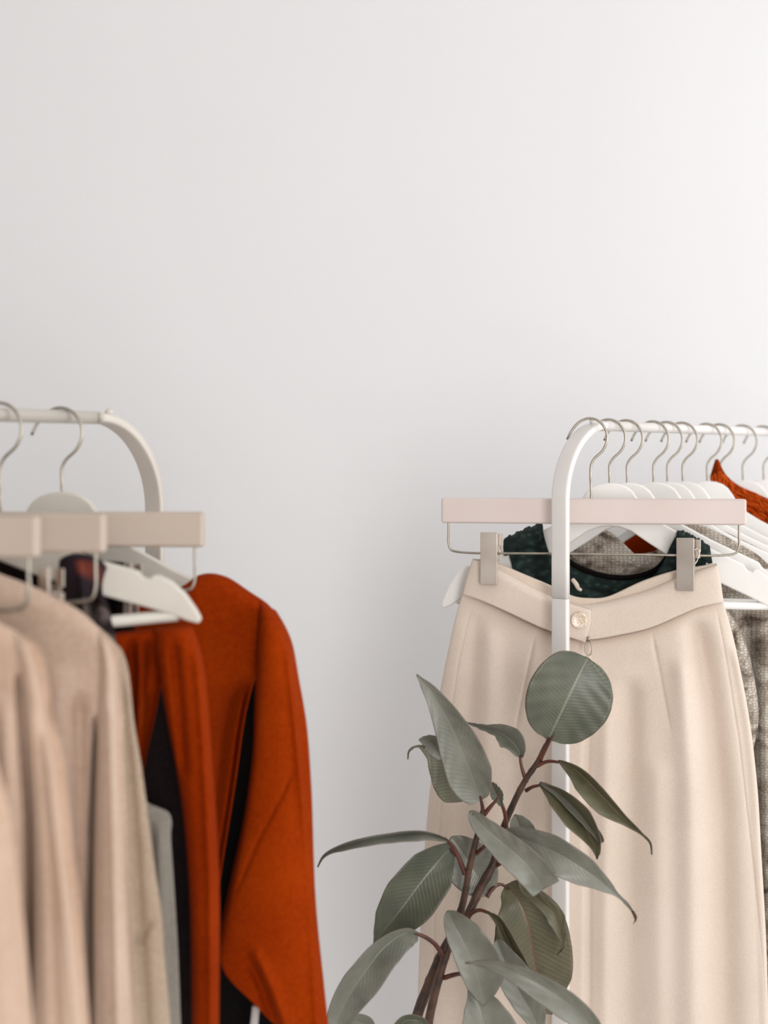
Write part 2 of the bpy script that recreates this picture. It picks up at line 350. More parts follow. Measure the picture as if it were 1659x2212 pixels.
def pants_hanger(fr, label, group, clips, mat, hw=.196, bh=.0335, bt=-.095, drop=.038):
    root = fr.empty('trouser_hanger', label, 'hanger', group)
    MB().box((0, 0, bt-bh/2), (2*hw, .013, bh)).build('hanger_bar', mat, root, bevel=.0032)
    MB().tube([(0,0,bt-.01)]+[(x, y, z-BT+bt+.0195 if i > 1 else z-BT+bt) for i, (x, y, z) in enumerate(hook_pts(BT)) if i > 0], .0017, n=50, seg=10).build('hook', M_wire, root)
    wb = bt-bh-drop; e = hw-.009
    MB().tube([(-e, 0, bt-bh+.006), (-e, 0, bt-bh-.012), (-e, 0, wb+.012), (-e+.003, 0, wb+.003), (-e+.012, 0, wb), (-.05, 0, wb-.001), (.05, 0, wb-.001), (e-.012, 0, wb), (e-.003, 0, wb+.003), (e, 0, wb+.012), (e, 0, bt-bh-.012), (e, 0, bt-bh+.006)], .0015, n=150, seg=8).build('wire_frame', M_wire, root)
    for (cx, top, bot, wd) in clips:
        h = top-bot
        m = MB()                                   # front plate: shallow tray with raised rim
        m.box((0, -.0135, (top+bot)/2), (wd, .0016, h))
        for sx in (-1, 1): m.box((sx*(wd/2-.0005), -.0115, (top+bot)/2), (.001, .005, h))
        m.box((0, -.0115, top-.0005), (wd, .005, .001)); m.box((0, -.0115, bot+.0005), (wd, .005, .001))
        cl = m.build('clip', M_clip, root, bevel=.0004, seg=2)
        cl.location.x = cx; cl.rotation_euler = (0, 0, R(-9) if cx > 0 else 0)
        m = MB()
        m.box((wd*.62, .004, top-.0105), (.0075, .0022, .016)); m.box((wd*.62, .003, wb+.001), (.0065, .006, .012)); m.box((0, .008, (top+bot)/2-.012), (wd*.9, .0018, h*.62))
        m.tube([(wd*.5, -.007, wb+.006), (wd*.62, -.004, wb+.008), (wd*.7, 0, wb+.001), (wd*.6, -.002, wb-.008), (wd*.5, -.006, wb-.012)], .0009, n=20, seg=6)
        m.build('clip_spring', M_clip, cl, bevel=.0004, seg=2)
    return root

# ---------------------------------------------------------------- cloth
def fold_fn(folds):
    F_ = []
    for f in folds:
        pts = np.array(f[0], float); F_.append((pts[:, 1], pts[:, 0], f[1], f[2], f[3] if len(f) > 3 else 'g'))
    def fn(px, py):
        out = np.zeros_like(px)
        for ys, xs, w_, a_, k in F_:
            X = np.interp(py, ys, xs); wd = np.interp(py, np.linspace(ys[0], ys[-1], len(w_)), w_) if isinstance(w_, (list, tuple)) else w_
            q = (px-X)/wd; L = ys[-1]-ys[0]; f0 = min(60., L*.25)
            fade = np.clip((py-ys[0])/f0, 0, 1)
            fade *= np.clip((ys[-1]-py)/f0, 0, 1) if ys[-1] < 2180 else 1
            fade = fade*fade*(3-2*fade)
            if k == 'g': g = np.exp(-q*q)
            elif k == 's': g = .5*(1+np.tanh(q*2))       # step: right side raised
            elif k == 'r': g = np.exp(-np.abs(q)**1.0*1.5) # sharp crease
            elif k == 'sr': g = .5*(1-np.tanh(q*2))*np.exp(np.minimum(q, 0)*.12)
            out += a_*g*fade
        return out
    return fn
def cloth(name, fr, L, Rr, T, B, mat, parent, th=.02, y0=0.0, folds=(), nu=90, nv=130, topk=.04, pw=.6, noise=.0, wob=0.0, closed_bottom=True, lens=2.0, edge=.08, bk=.35):
    """closed volume of hanging cloth; the outline is given as polylines, turned into metres on the plane of fr"""
    Lc, Rc, Tc, Bc = catmull(L, nv), catmull(Rr, nv), catmull(T, nu), catmull(B, nu)
    s = np.linspace(0, 1, nu)[None, :]; v = np.linspace(0, 1, nv)[:, None]
    # denser columns near the sides for a round edge
    s = .5-.5*np.cos(np.pi*s); s = .55*s+.45*np.linspace(0, 1, nu)[None, :]
    Tc = np.stack([np.interp(s[0], np.linspace(0, 1, nu), Tc[:, k]) for k in (0, 1)], 1); Bc = np.stack([np.interp(s[0], np.linspace(0, 1, nu), Bc[:, k]) for k in (0, 1)], 1)
    PX, PY = [(1-v)*Tc[None, :, k]+v*Bc[None, :, k]+(1-s)*Lc[:, None, k]+s*Rc[:, None, k]-((1-s)*(1-v)*Tc[0, k]+s*(1-v)*Tc[-1, k]+(1-s)*v*Bc[0, k]+s*v*Bc[-1, k]) for k in (0, 1)]
    prof = np.clip(1-np.abs(2*s-1)**lens, 0, 1)**pw
    tv = np.clip(v/topk, 0, 1); tv = np.sqrt(1-(1-tv)**2)
    win = np.clip(np.minimum(s, 1-s)/edge, 0, 1); win = win*win*(3-2*win)
    fo = fold_fn(folds)(PX, PY)*win*np.clip(v/.03, 0, 1)
    if noise:
        ph = np.sin(PX*.021+PY*.004)+.6*np.sin(PX*.043-PY*.006+1.3)+.5*np.sin(PY*.011+PX*.012)
        fo = fo+noise*ph*win*np.clip(v/.15, 0, 1)
    Yf = y0-th*prof*tv-fo; X, Z = fr.loc(PX, PY, Yf); Yb = np.maximum(y0+bk*th*prof*tv+.25*fo, Yf+.0015)
    verts = []; idx = {}
    for j in range(nv):
        for i in range(nu): verts.append((X[j, i], Yf[j, i], Z[j, i]))
    faces = [(j*nu+i, (j+1)*nu+i, (j+1)*nu+i+1, j*nu+i+1) for j in range(nv-1) for i in range(nu-1)]
    nb = len(verts); bi = np.zeros((nv, nu), int)
    for j in range(nv):
        for i in range(nu):
            if i in (0, nu-1) or j == 0: bi[j, i] = j*nu+i
            else: bi[j, i] = len(verts); verts.append((X[j, i], Yb[j, i], Z[j, i]))
    faces += [(bi[j, i], bi[j, i+1], bi[j+1, i+1], bi[j+1, i]) for j in range(nv-1) for i in range(nu-1)]
    if closed_bottom:
        j = nv-1; faces += [(j*nu+i, bi[j, i], bi[j, i+1], j*nu+i+1) for i in range(nu-1) if 0 < i < nu-2] + [(j*nu, bi[j, 1], j*nu+1), (j*nu+nu-2, bi[j, nu-2], j*nu+nu-1)]
    faces = [tuple(int(k) for k in f) for f in faces]
    faces = [f for f in faces if len(set(f)) == len(f)]
    return link_mesh(name, verts, faces, mat, parent)
def on_surface(fr, pts, dy):
    out = []
    for (px, py) in pts:
        x, z = fr.loc(px, py, dy); out.append((float(x), dy, float(z)))
    return out

# ================================================================ right rack: trousers and hangers
fp = Fr(1277, 1.85, R(10), RZ)
def clip_loc(fr, pxc, w_px, y0, y1):
    xa, za = fr.loc(pxc-w_px/2, y0); xb, zb = fr.loc(pxc+w_px/2, y1); return ((float(xa)+float(xb))/2, float(za), float(zb), float(xb-xa))
pants_hanger(fp, 'blush wooden clip hanger holding the cream trousers behind the arched post', 'trouser hangers with a straight wooden bar',
             [clip_loc(fp, 1058, 36, 1149, 1261), clip_loc(fp, 1483, 38, 1161, 1275)], M_blush)
tr = fp.empty('trousers', 'cream high waisted wide leg trousers clipped by the waist behind the rubber plant', 'trousers')
Ledge = [(1000, 1280), (985, 1330), (965, 1420), (950, 1500), (938, 1620), (925, 1740), (916, 1850), (906, 2050), (899, 2260), (886, 2740)]
Redge = [(1561, 1296), (1580, 1360), (1600, 1450), (1620, 1560), (1636, 1700), (1645, 1850), (1655, 2030), (1662, 2260), (1680, 2740)]
seamline = [(1000, 1280), (1030, 1289), (1080, 1310), (1163, 1349), (1189, 1359), (1230, 1374), (1278, 1377), (1340, 1367), (1404, 1352), (1467, 1325), (1505, 1309), (1561, 1296)]
pf = [([(1275, 1380), (1272, 1600), (1268, 1690), (1273, 1940), (1270, 2400)], 5, -.006, 's'),
      ([(1266, 1385), (1268, 1600), (1264, 1690), (1270, 1940), (1266, 2400)], 7, -.006),
      ([(1163, 1345), (1140, 1450), (1110, 1600)], 5, -.0032, 'r'), ([(1404, 1345), (1425, 1450), (1452, 1600)], 5, -.0032, 'r'),
      ([(1025, 1285), (992, 1422), (970, 1560), (954, 1730), (940, 1900), (932, 2400)], 3.5, -.0018, 'r'),
      ([(1545, 1298), (1568, 1420), (1596, 1599), (1612, 1740), (1628, 1877), (1651, 2115), (1666, 2400)], 3.5, -.0018, 'r'),
      ([(1500, 1320), (1530, 1500), (1555, 1750), (1565, 2400)], (24, 38), -.018), ([(1470, 1400), (1490, 1700), (1500, 2400)], (24, 40), .012),
      ([(1360, 1450), (1360, 1700), (1350, 2400)], (24, 40), -.012), ([(1310, 1500), (1310, 2400)], 24, .008),
      ([(1060, 1330), (1050, 1600), (1030, 2400)], (24, 40), .008), ([(1030, 1300), (1010, 1600), (985, 2400)], (18, 30), -.006),
      ([(1120, 1600), (1115, 2400)], 30, -.007), ([(1200, 1420), (1190, 2400)], 28, .004), ([(1420, 1620), (1430, 2400)], 26, .006)]
legs = cloth('trouser_legs', fp, Ledge, Redge, seamline, [(886, 2740), (1200, 2745), (1280, 2745), (1680, 2740)], M_cream, tr, th=.034, y0=.018, folds=pf, nu=330, nv=330, topk=.25, pw=.42, lens=2.4, edge=.03)
wtop = [(1021, 1208), (1050, 1217), (1080, 1229), (1130, 1256), (1189, 1287), (1235, 1303), (1270, 1305), (1316, 1297), (1397, 1275), (1465, 1247), (1510, 1231), (1548, 1220)]
wb_ = cloth('waistband', fp, [(1021, 1208), (1010, 1240), (998, 1284)], [(1548, 1220), (1556, 1250), (1563, 1300)], wtop, [(x, y+5) for x, y in seamline], M_cream, tr, th=.016, y0=.010, nu=160, nv=26, topk=.3, pw=.35, lens=3, folds=[([(1100, 1200), (1120, 1400)], 60, .002)], edge=.05)
cloth('inner_waistband', fp, [(1021, 1207), (1015, 1240), (1010, 1262)], [(1547, 1217), (1552, 1250), (1556, 1270)], [(1021, 1206), (1050, 1208), (1078, 1216), (1130, 1238), (1189, 1263), (1240, 1287), (1275, 1291), (1308, 1289), (1391, 1253), (1462, 1231), (1547, 1217)],
      [(1010, 1262), (1078, 1270), (1189, 1310), (1240, 1330), (1300, 1330), (1391, 1300), (1470, 1280), (1556, 1270)], M_creamin, tr, th=.003, y0=.014, nu=90, nv=14)
tab = cloth('button_tab', fp, [(1205, 1293), (1205, 1366)], [(1277, 1316), (1275, 1350), (1264, 1388)], [(1205, 1293), (1235, 1304), (1277, 1316)], [(1205, 1366), (1230, 1376), (1264, 1388)], M_cream, tr, th=.004, y0=-.008, nu=40, nv=24, topk=.1, pw=.3, lens=6)
bx, bz = fp.loc(1251, 1340, -.013)
m = MB(); bt_ = []
for r_, h_ in ((.0001, -.0012), (.006, -.0012), (.0095, -.0022), (.0112, -.0026), (.0122, -.0014), (.0122, 0), (.0001, 0)): bt_.append((r_*.88, h_))
V0 = MB().lathe(bt_, seg=40)
m.add([(float(bx)+x, -.0128+z, float(bz)+y) for x, y, z in V0.v], V0.f)
m.build('button', M_pearl, tab)
zp = MB(); zc = fp.loc(1271, 1390, -.012); zx, zz = float(zc[0]), float(zc[1])
zp.tube([(zx, -.014, zz+.004), (zx-.004, -.016, zz-.002), (zx-.003, -.016, zz-.012), (zx+.002, -.016, zz-.0145), (zx+.0045, -.016, zz-.008), (zx+.003, -.015, zz+.001), (zx, -.014, zz+.004)], .0009, n=40, seg=8)
zp.box((zx, -.0145, zz+.006), (.004, .003, .006))
zp.build('zip_pull', M_wire, legs)

WR = {}
for px, a in ((1317, 11), (1355, 12), (1412, 13), (1442, 12), (1475, 14), (1528, 12), (1556, 15), (1605, 14), (1650, 13)):
    t_ = rr_t(px); WR[px] = Fr(px, 1.88+.76*t_, R(a), RZ)
gl = 'white wooden hangers on the right rack'
wood_hanger(WR[1317], 'white wooden hanger nearest the arched post, under the dark green lace top', gl)
wood_hanger(WR[1355], 'white wooden hanger directly behind the one with the dark green lace top', gl)
wood_hanger(WR[1412], 'white wooden hanger carrying the pale snake print blouse, third behind the post', gl)
wood_hanger(WR[1442], 'white wooden hanger carrying the darker snake print blouse', gl)
wood_hanger(WR[1475], 'empty white wooden hanger just left of the hanger touching the rust feathery scarf', gl)
wood_hanger(WR[1528], 'white wooden hanger whose dome shows just left of the rust feathery scarf', gl)
wood_hanger(WR[1556], 'white wooden hanger hidden under the rust feathery scarf, only its hook bare', gl, bar=False)
wood_hanger(WR[1605], 'white wooden hanger right of the rust scarf holding the black top', gl)
wood_hanger(WR[1650], 'white wooden hanger hook cut by the right edge of the photo', gl)

# dark green lace top
f1 = WR[1317]
gt = f1.empty('lace_top', 'dark green lace top with scooped neckline hanging behind the cream trousers', 'top')
cloth('back_panel', f1, [(1100, 1178), (1108, 1230), (1060, 1500), (1050, 1900)], [(1528, 1192), (1522, 1240), (1560, 1500), (1570, 1900)],
      [(1100, 1178), (1135, 1158), (1166, 1144), (1182, 1160), (1200, 1190), (1262, 1228), (1345, 1245), (1415, 1228), (1446, 1192), (1462, 1157), (1495, 1172), (1528, 1192)],
      [(1050, 1900), (1570, 1900)], M_lace, gt, th=.004, y0=.022, nu=120, nv=60)
cloth('front_panel', f1, [(1094, 1172), (1100, 1200), (1108, 1238), (1070, 1500), (1060, 1900)], [(1530, 1188), (1526, 1215), (1518, 1244), (1550, 1500), (1560, 1900)],
      [(1094, 1172), (1118, 1160), (1142, 1150), (1168, 1139), (1178, 1168), (1192, 1205), (1240, 1250), (1310, 1286), (1345, 1300), (1390, 1270), (1432, 1215), (1452, 1172), (1466, 1154), (1498, 1170), (1530, 1188)],
      [(1060, 1900), (1560, 1900)], M_lace, gt, th=.004, y0=-.012, nu=150, nv=60)
edge = [(1094, 1172), (1118, 1160), (1142, 1150), (1166, 1140)]
for k, E in enumerate((edge, [(1466, 1154), (1498, 1170), (1530, 1188)])):
    m = MB(); rnd = random.Random(3+k)
    for i, p_ in enumerate(catmull(E, 26)):
        x, z = f1.loc(p_[0], p_[1]); y = -.02
        m.tube([(float(x), .024, float(z)-.004), (float(x)+rnd.uniform(-.001, .001), .004, float(z)+rnd.uniform(.002, .006)), (float(x), y, float(z)-.003), (float(x)+.002, y-.004, float(z)-.016)], .0028, n=12, seg=6)
    m.build('gathered_shoulder', M_lace, gt)
cx_, cz_ = f1.loc(1243, 1265, -.022)
MB().tube([(float(cx_)-.004, -.021, float(cz_)+.008), (float(cx_)+.001, -.024, float(cz_)+.002), (float(cx_)+.004, -.022, float(cz_)-.004), (float(cx_)+.008, -.021, float(cz_)-.006)], [.0028, .0032, .002], n=16, seg=8).build('wash_tag', M_cream, gt)
MB().tube(on_surface(f1, [(1200, 1192), (1262, 1231), (1345, 1248), (1415, 1231), (1446, 1195), (1462, 1160)], .016), .0035, n=50, seg=8).build('neck_binding', M_black, gt)

# snake print blouses
f3 = WR[1412]
sa = f3.empty('blouse', 'pale grey snake print blouse with the sleeve edge showing right of the cream trousers', 'blouse')
cloth('body', f3, [(1010, 1290), (1040, 1500), (1060, 1800), (1070, 2260)], [(1720, 1240), (1735, 1330), (1730, 1700), (1740, 2260)],
      [(1010, 1290), (1110, 1215), (1200, 1165), (1250, 1140), (1290, 1160), (1340, 1190), (1385, 1196), (1430, 1182), (1478, 1122), (1510, 1125), (1580, 1155), (1650, 1190), (1720, 1240)],
      [(1070, 2260), (1740, 2260)], M_snake, sa, th=.012, y0=.0, nu=150, nv=120, folds=[([(1650, 1310), (1655, 1700), (1680, 2400)], 20, .01), ([(1610, 1310), (1640, 2400)], 16, -.012)])
cloth('collar', f3, [(1222, 1150), (1232, 1200)], [(1372, 1198), (1340, 1240)], [(1222, 1150), (1262, 1142), (1310, 1146), (1345, 1172), (1372, 1198)], [(1232, 1200), (1262, 1222), (1300, 1240), (1340, 1240)], M_snake, sa, th=.004, y0=-.024, nu=50, nv=20)
cloth('sleeve', f3, [(1540, 1300), (1550, 1400), (1570, 1500), (1600, 1640)], [(1560, 1300), (1605, 1375), (1632, 1480), (1638, 1560), (1622, 1640)], [(1540, 1300), (1560, 1296)], [(1600, 1640), (1622, 1640)], M_snake, sa, th=.014, y0=-.045, nu=50, nv=90, noise=.002)
f4 = WR[1442]
sb = f4.empty('blouse', 'darker brown snake print blouse at the right edge behind the pale one', 'blouse')
cloth('body', f4, [(1120, 1290), (1140, 1800), (1140, 2260)], [(1760, 1260), (1780, 1700), (1800, 2260)],
      [(1120, 1290), (1220, 1200), (1290, 1185), (1340, 1202), (1395, 1202), (1460, 1165), (1520, 1140), (1600, 1160), (1760, 1260)],
      [(1140, 2260), (1800, 2260)], M_snake2, sb, th=.010, y0=.004, nu=120, nv=100)
# rust knit glimpsed through the hanger, feathery scarf
f7 = WR[1556]
sc = f7.empty('feathery_scarf', 'rust orange feathery scarf draped from a hanger hook on the right rack', 'scarf')
cloth('cloth', f7, [(1545, 992), (1537, 1018), (1534, 1035), (1570, 1080), (1620, 1150), (1660, 1190)], [(1552, 992), (1566, 1022), (1592, 1046), (1630, 1064), (1690, 1092), (1750, 1130)], [(1545, 992), (1552, 992)], [(1660, 1190), (1700, 1195), (1750, 1130)], M_rust2, sc, th=.012, y0=-.012, nu=40, nv=80, noise=.004)
m = MB(); rnd = random.Random(9)
Lq, Rq = catmull([(1540, 1020), (1536, 1038), (1572, 1085), (1622, 1152), (1665, 1195)], 60), catmull([(1562, 1018), (1590, 1046), (1630, 1066), (1690, 1094), (1750, 1130)], 60)
for i in range(420):
    k = rnd.randrange(60); f_ = rnd.random(); p0 = Lq[k]*(1-f_)+Rq[k]*f_
    ln = rnd.uniform(18, 46); an = R(rnd.uniform(20, 62)); p1 = p0+np.array([math.cos(an), math.sin(an)])*ln
    if k < 12: p1 = p0+np.array([rnd.uniform(0, 8), rnd.uniform(12, 24)])
    x0, z0 = f7.loc(*p0); x1, z1 = f7.loc(*p1); y = -.024-rnd.uniform(0, .006)
    m.tube([(float(x0), y, float(z0)), (float(x0*.5+x1*.5), y-.003, float(z0*.5+z1*.5)+.001), (float(x1), y+.003, float(z1))], [.0011, .0012, .0002], n=7, seg=5)
fe = m.build('feather_fringe', M_feather, sc); fe['kind'] = 'stuff'
f8 = WR[1605]
bt2 = f8.empty('dark_top', 'black top on the hanger right of the rust feathery scarf', 'top')
cloth('body', f8, [(1420, 1160), (1430, 1600), (1430, 2100)], [(1780, 1190), (1790, 1600), (1790, 2100)], [(1420, 1160), (1500, 1120), (1570, 1100), (1610, 1112), (1700, 1140), (1780, 1190)], [(1430, 2100), (1790, 2100)], M_black, bt2, th=.012, nu=60, nv=60)
f5 = WR[1475]
rk = f5.empty('rust_top', 'rust top glimpsed in the gap under the trouser hanger bar', 'top')
cloth('body', f5, [(1290, 1195), (1290, 1500), (1290, 1900)], [(1640, 1330), (1660, 1500), (1660, 1900)], [(1290, 1205), (1330, 1182), (1372, 1148), (1440, 1172), (1500, 1200), (1640, 1330)], [(1290, 1900), (1660, 1900)], M_rust2, rk, th=.010, nu=60, nv=60)

# ================================================================ left rack
def lfr(d, a, roll=0.0):
    p = lr(d); return Fr(CX+F*p[0]/d, d, R(a), p[2]-CZ, roll)
gT = 'trouser hangers with a straight wooden bar'
g1 = lfr(1.36, 2)
pants_hanger(g1, 'blush wooden clip hanger whose bar reaches furthest right on the left rack', gT, [clip_loc(g1, 286, 16, 1213, 1337)], M_blush_shade, bt=-.0925, drop=.042)
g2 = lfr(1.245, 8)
pants_hanger(g2, 'blush wooden clip hanger in the middle of the three on the left rack', gT, [clip_loc(g2, 112, 22, 1222, 1302)], M_blush_shade, bt=-.0885, drop=.042)
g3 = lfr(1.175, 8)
pants_hanger(g3, 'blush wooden clip hanger cut by the left edge of the photo', gT, [], M_blush_shade, bt=-.0875, drop=.042)
gL = 'white wooden hangers on the left rack'
hS = lfr(1.434, 2)
wood_hanger(hS, 'white wooden hanger with a shaded dome carrying the rust sweatshirt', gL, mat=M_hang_shade)
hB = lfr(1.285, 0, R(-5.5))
wood_hanger(hB, 'white wooden hanger with bare notched shoulder holding the rust trousers', gL, mat=M_hang_shade, kz=.8)

ss = hS.empty('sweatshirt', 'rust orange sweatshirt with wide sleeve, furthest right on the left rack', 'sweatshirt')
cloth('body', hS, [(-330, 1360), (-380, 1700), (-380, 2060)], [(598, 1326), (596, 1372), (566, 1430), (536, 1520), (508, 1700), (484, 1850), (462, 2000), (455, 2060)],
      [(-330, 1360), (-180, 1260), (-60, 1292), (134, 1320), (290, 1300), (360, 1280), (400, 1260), (422, 1245), (452, 1238), (490, 1246), (540, 1278), (578, 1304), (598, 1326)],
      [(-380, 2060), (455, 2060)], M_rust, ss, th=.03, y0=0, nu=200, nv=150, topk=.05, folds=[([(540, 1460), (510, 1600), (470, 1900), (440, 2300)], (30, 60), -.03), ([(420, 1420), (450, 1700), (440, 2300)], 40, .012)], edge=.02)
cloth('sleeve', hS, [(562, 1300), (556, 1400), (550, 1520), (546, 1620), (528, 1760), (500, 1890), (479, 1992)], [(596, 1318), (628, 1385), (645, 1470), (662, 1570), (672, 1700), (682, 1950), (700, 2130), (714, 2260)],
      [(562, 1300), (596, 1318)], [(479, 1992), (481, 2092), (545, 2165), (630, 2240), (714, 2260)], M_rust, ss, th=.040, y0=-.018, nu=120, nv=160, topk=.22, pw=.5, lens=2.2, edge=.1,
      folds=[([(618, 1370), (632, 1500), (652, 1700), (672, 1900), (690, 2300)], 9, .006), ([(634, 1400), (652, 1560), (662, 1700), (672, 1900)], 7, -.008), ([(645, 1640), (610, 1720), (560, 1810), (500, 1950)], 5, -.004, 'r'),
             ([(540, 2030), (590, 2140), (650, 2300)], 14, .010), ([(530, 2050), (570, 2140), (620, 2300)], 12, -.010)])
bd = hS.empty('long_dress', 'black dress hanging below the rust sweatshirt hem', 'dress')
cloth('body', hS, [(200, 1390), (200, 2260)], [(588, 1390), (600, 1500), (600, 1700), (590, 1900), (570, 2060), (650, 2160), (668, 2260)], [(200, 1390), (588, 1390)], [(200, 2260), (668, 2260)], M_black, bd, th=.006, y0=.048, nu=60, nv=80)

rt = hB.empty('folded_trousers', 'rust trousers folded over the bar of the bare notched hanger', 'trousers', roll=False)
cloth('draped_leg', hB, [(330, 1357), (342, 1440), (362, 1560), (388, 1700), (408, 1900), (416, 2260)], [(412, 1349), (430, 1400), (446, 1500), (457, 1650), (468, 1800), (473, 1950), (471, 2260)], [(330, 1357), (412, 1349)], [(416, 2260), (471, 2260)], M_rust2, rt, th=.024, y0=-.002, nu=90, nv=130, topk=.02, pw=.5, lens=2.2, edge=.1,
      folds=[([(424, 1380), (441, 1600), (455, 1900), (458, 2300)], 11, .008), ([(372, 1365), (385, 1500), (400, 1700)], 12, -.010)])
cloth('draped_leg', hB, [(60, 1385), (60, 1700), (60, 2260)], [(352, 1356), (352, 1430), (338, 1530), (312, 1650), (298, 1770), (290, 2260)], [(60, 1385), (255, 1366), (352, 1356)], [(60, 2260), (290, 2260)], M_rust2, rt, th=.016, y0=.008, nu=150, nv=130, topk=.02, pw=.5, lens=3, edge=.03,
      folds=[([(345, 1380), (335, 1500), (310, 1700)], 26, -.022), ([(302, 1365), (306, 1450), (300, 1600)], 9, .012), ([(282, 1365), (288, 1600), (290, 2300)], 9, -.014), ([(324, 1365), (322, 1440), (312, 1520)], 7, -.010)])
dt = g1.empty('wide_trousers', 'dark brown wide trousers clipped behind the folded rust trousers', 'trousers')
cloth('body', g1, [(-180, 1215), (-190, 1600), (-190, 2260)], [(284, 1216), (285, 1340), (310, 1400), (352, 1500), (398, 1700), (432, 1950), (440, 2260)], [(-180, 1212), (100, 1204), (200, 1208), (284, 1216)], [(-190, 2260), (440, 2260)], M_dark, dt, th=.008, y0=.010, nu=110, nv=110,
      folds=[([(200, 1205), (215, 1400), (220, 2300)], 12, .006), ([(235, 1205), (242, 1400), (250, 2300)], 9, -.008)])

db = hB.empty('printed_top', 'dark printed top with rust and grey patches on the bare notched hanger', 'top', roll=False)
cloth('body', hB, [(128, 1206), (118, 1300), (60, 1500), (60, 1700)], [(233, 1223), (224, 1250), (222, 1278), (240, 1335), (262, 1450), (262, 1700)], [(128, 1206), (150, 1196), (190, 1197), (215, 1206), (233, 1223)], [(60, 1700), (262, 1700)], M_multi, db, th=.013, y0=-.004, nu=70, nv=90, pw=.4, lens=4,
      folds=[([(170, 1200), (180, 1300), (190, 1500)], 9, .006), ([(205, 1205), (205, 1400), (215, 1600)], 8, -.006)])
def small_hanger(fr, label):
    h = wood_hanger(fr, label, gL, bar=False); h.scale = (.66, 1, 1.12); h.location.z -= .006*0; return h
k3, k2, k1, k0 = lfr(1.285, 9), lfr(1.215, 9), lfr(1.11, 9), lfr(1.03, 9)
s4 = lfr(1.325, 6)
gg = s4.empty('cardigan', 'pale grey knit showing only its edge between beige tops and rust trousers', 'cardigan')
cloth('body', s4, [(-100, 1500), (-100, 2260)], [(262, 1500), (290, 1620), (318, 1732), (345, 1746), (364, 1755), (371, 1775), (369, 1800), (375, 1900), (384, 2050), (392, 2260)], [(-100, 1450), (100, 1440), (262, 1500)], [(-100, 2260), (392, 2260)], M_grey, gg, th=.014, nu=90, nv=140, folds=[([(345, 1760), (352, 2300)], 12, .006), ([(325, 1760), (335, 2300)], 9, -.006)], edge=.04)
t3 = k3.empty('sweatshirt', 'mushroom grey beige sweatshirt, third beige top counted from the left edge', 'sweatshirt')
cloth('body', k3, [(-420, 1500), (-430, 1900), (-430, 2260)], [(262, 1400), (276, 1440), (290, 1560), (305, 1650), (320, 1760), (336, 1880), (351, 1985), (355, 2050), (373, 2260)], [(-420, 1420), (-150, 1240), (60, 1262), (125, 1290), (165, 1312), (205, 1342), (262, 1400)], [(-430, 2260), (373, 2260)], M_beige3, t3, th=.02, nu=130, nv=150,
      folds=[([(265, 1450), (290, 1800), (320, 2300)], 12, -.006), ([(345, 1960), (352, 2010)], 8, .004), ([(330, 1985), (290, 2050)], 8, -.004)], edge=.05)
small_hanger(k3, 'white wooden hanger inside the third beige sweatshirt')
def sweater(fr, label, mat, T, Rb, Sl, Sr, folds, sfolds, th=.024, sy=-.016, sth=.022):
    r_ = fr.empty('sweatshirt', label, 'sweatshirt')
    cloth('body', fr, [T[0], (T[0][0]-40, 1800), (T[0][0]-40, 2260)], Rb, T, [(T[0][0]-40, 2260), Rb[-1]], mat, r_, th=th, nu=300, nv=130, folds=folds, edge=.01, topk=.05)
    cloth('sleeve', fr, Sl, Sr, [Sl[0], Sr[0]], [Sl[-1], Sr[-1]], mat, r_, th=sth, y0=sy, nu=60, nv=150, folds=sfolds, edge=.12, topk=.06, pw=.5, bk=.03)
    return r_
sweater(k2, 'sand beige sweatshirt, second beige top counted from the left edge', M_beige2,
        [(-640, 1440), (-420, 1290), (-250, 1232), (-60, 1222), (0, 1241), (60, 1263), (110, 1287), (165, 1316), (205, 1350), (236, 1396)],
        [(236, 1396), (238, 1480), (236, 1600), (236, 1760), (236, 1950), (240, 2260)],
        [(212, 1362), (216, 1450), (213, 1520), (210, 1620), (206, 1760), (203, 1950), (206, 2260)],
        [(236, 1394), (247, 1440), (250, 1520), (253, 1620), (262, 1800), (271, 2000), (287, 2260)],
        [([(204, 1540), (199, 1760), (195, 1950), (197, 2300)], (5, 10), -.06), ([(170, 1480), (172, 1700), (168, 2300)], (16, 24), -.012), ([(120, 1420), (130, 2300)], 36, .010), ([(40, 1400), (60, 2300)], 40, -.006)],
        [([(240, 1500), (255, 2300)], 9, .004)])
small_hanger(k2, 'white wooden hanger inside the sand beige sweatshirt')
sweater(k1, 'oat beige sweatshirt nearest the left edge with a ridged sleeve seam', M_beige,
        [(-760, 1540), (-500, 1380), (-320, 1310), (-150, 1300), (-60, 1320), (0, 1347), (40, 1369), (66, 1402)],
        [(66, 1402), (74, 1480), (88, 1600), (94, 1750), (100, 1900), (104, 2260)],
        [(30, 1366), (44, 1450), (52, 1540), (60, 1650), (68, 1760), (72, 1900), (74, 2050), (70, 2260)],
        [(64, 1398), (82, 1460), (98, 1540), (118, 1650), (124, 1690), (141, 1850), (161, 2010), (184, 2260)],
        [([(38, 1450), (46, 1540), (53, 1650), (61, 1760), (65, 1900), (64, 2300)], (6, 11), -.07), ([(10, 1500), (20, 2300)], 20, .008)],
        [([(116, 1640), (124, 1690)], 8, .005), ([(80, 1500), (110, 1900), (125, 2300)], 14, -.006), ([(95, 1560), (150, 2050), (170, 2300)], 8, .004)], sy=-.03, sth=.026)
small_hanger(k1, 'white wooden hanger inside the oat beige sweatshirt at the left edge')
w0 = k0.empty('sweatshirt', 'beige sleeve of a sweatshirt entering at the lower left corner', 'sweatshirt')
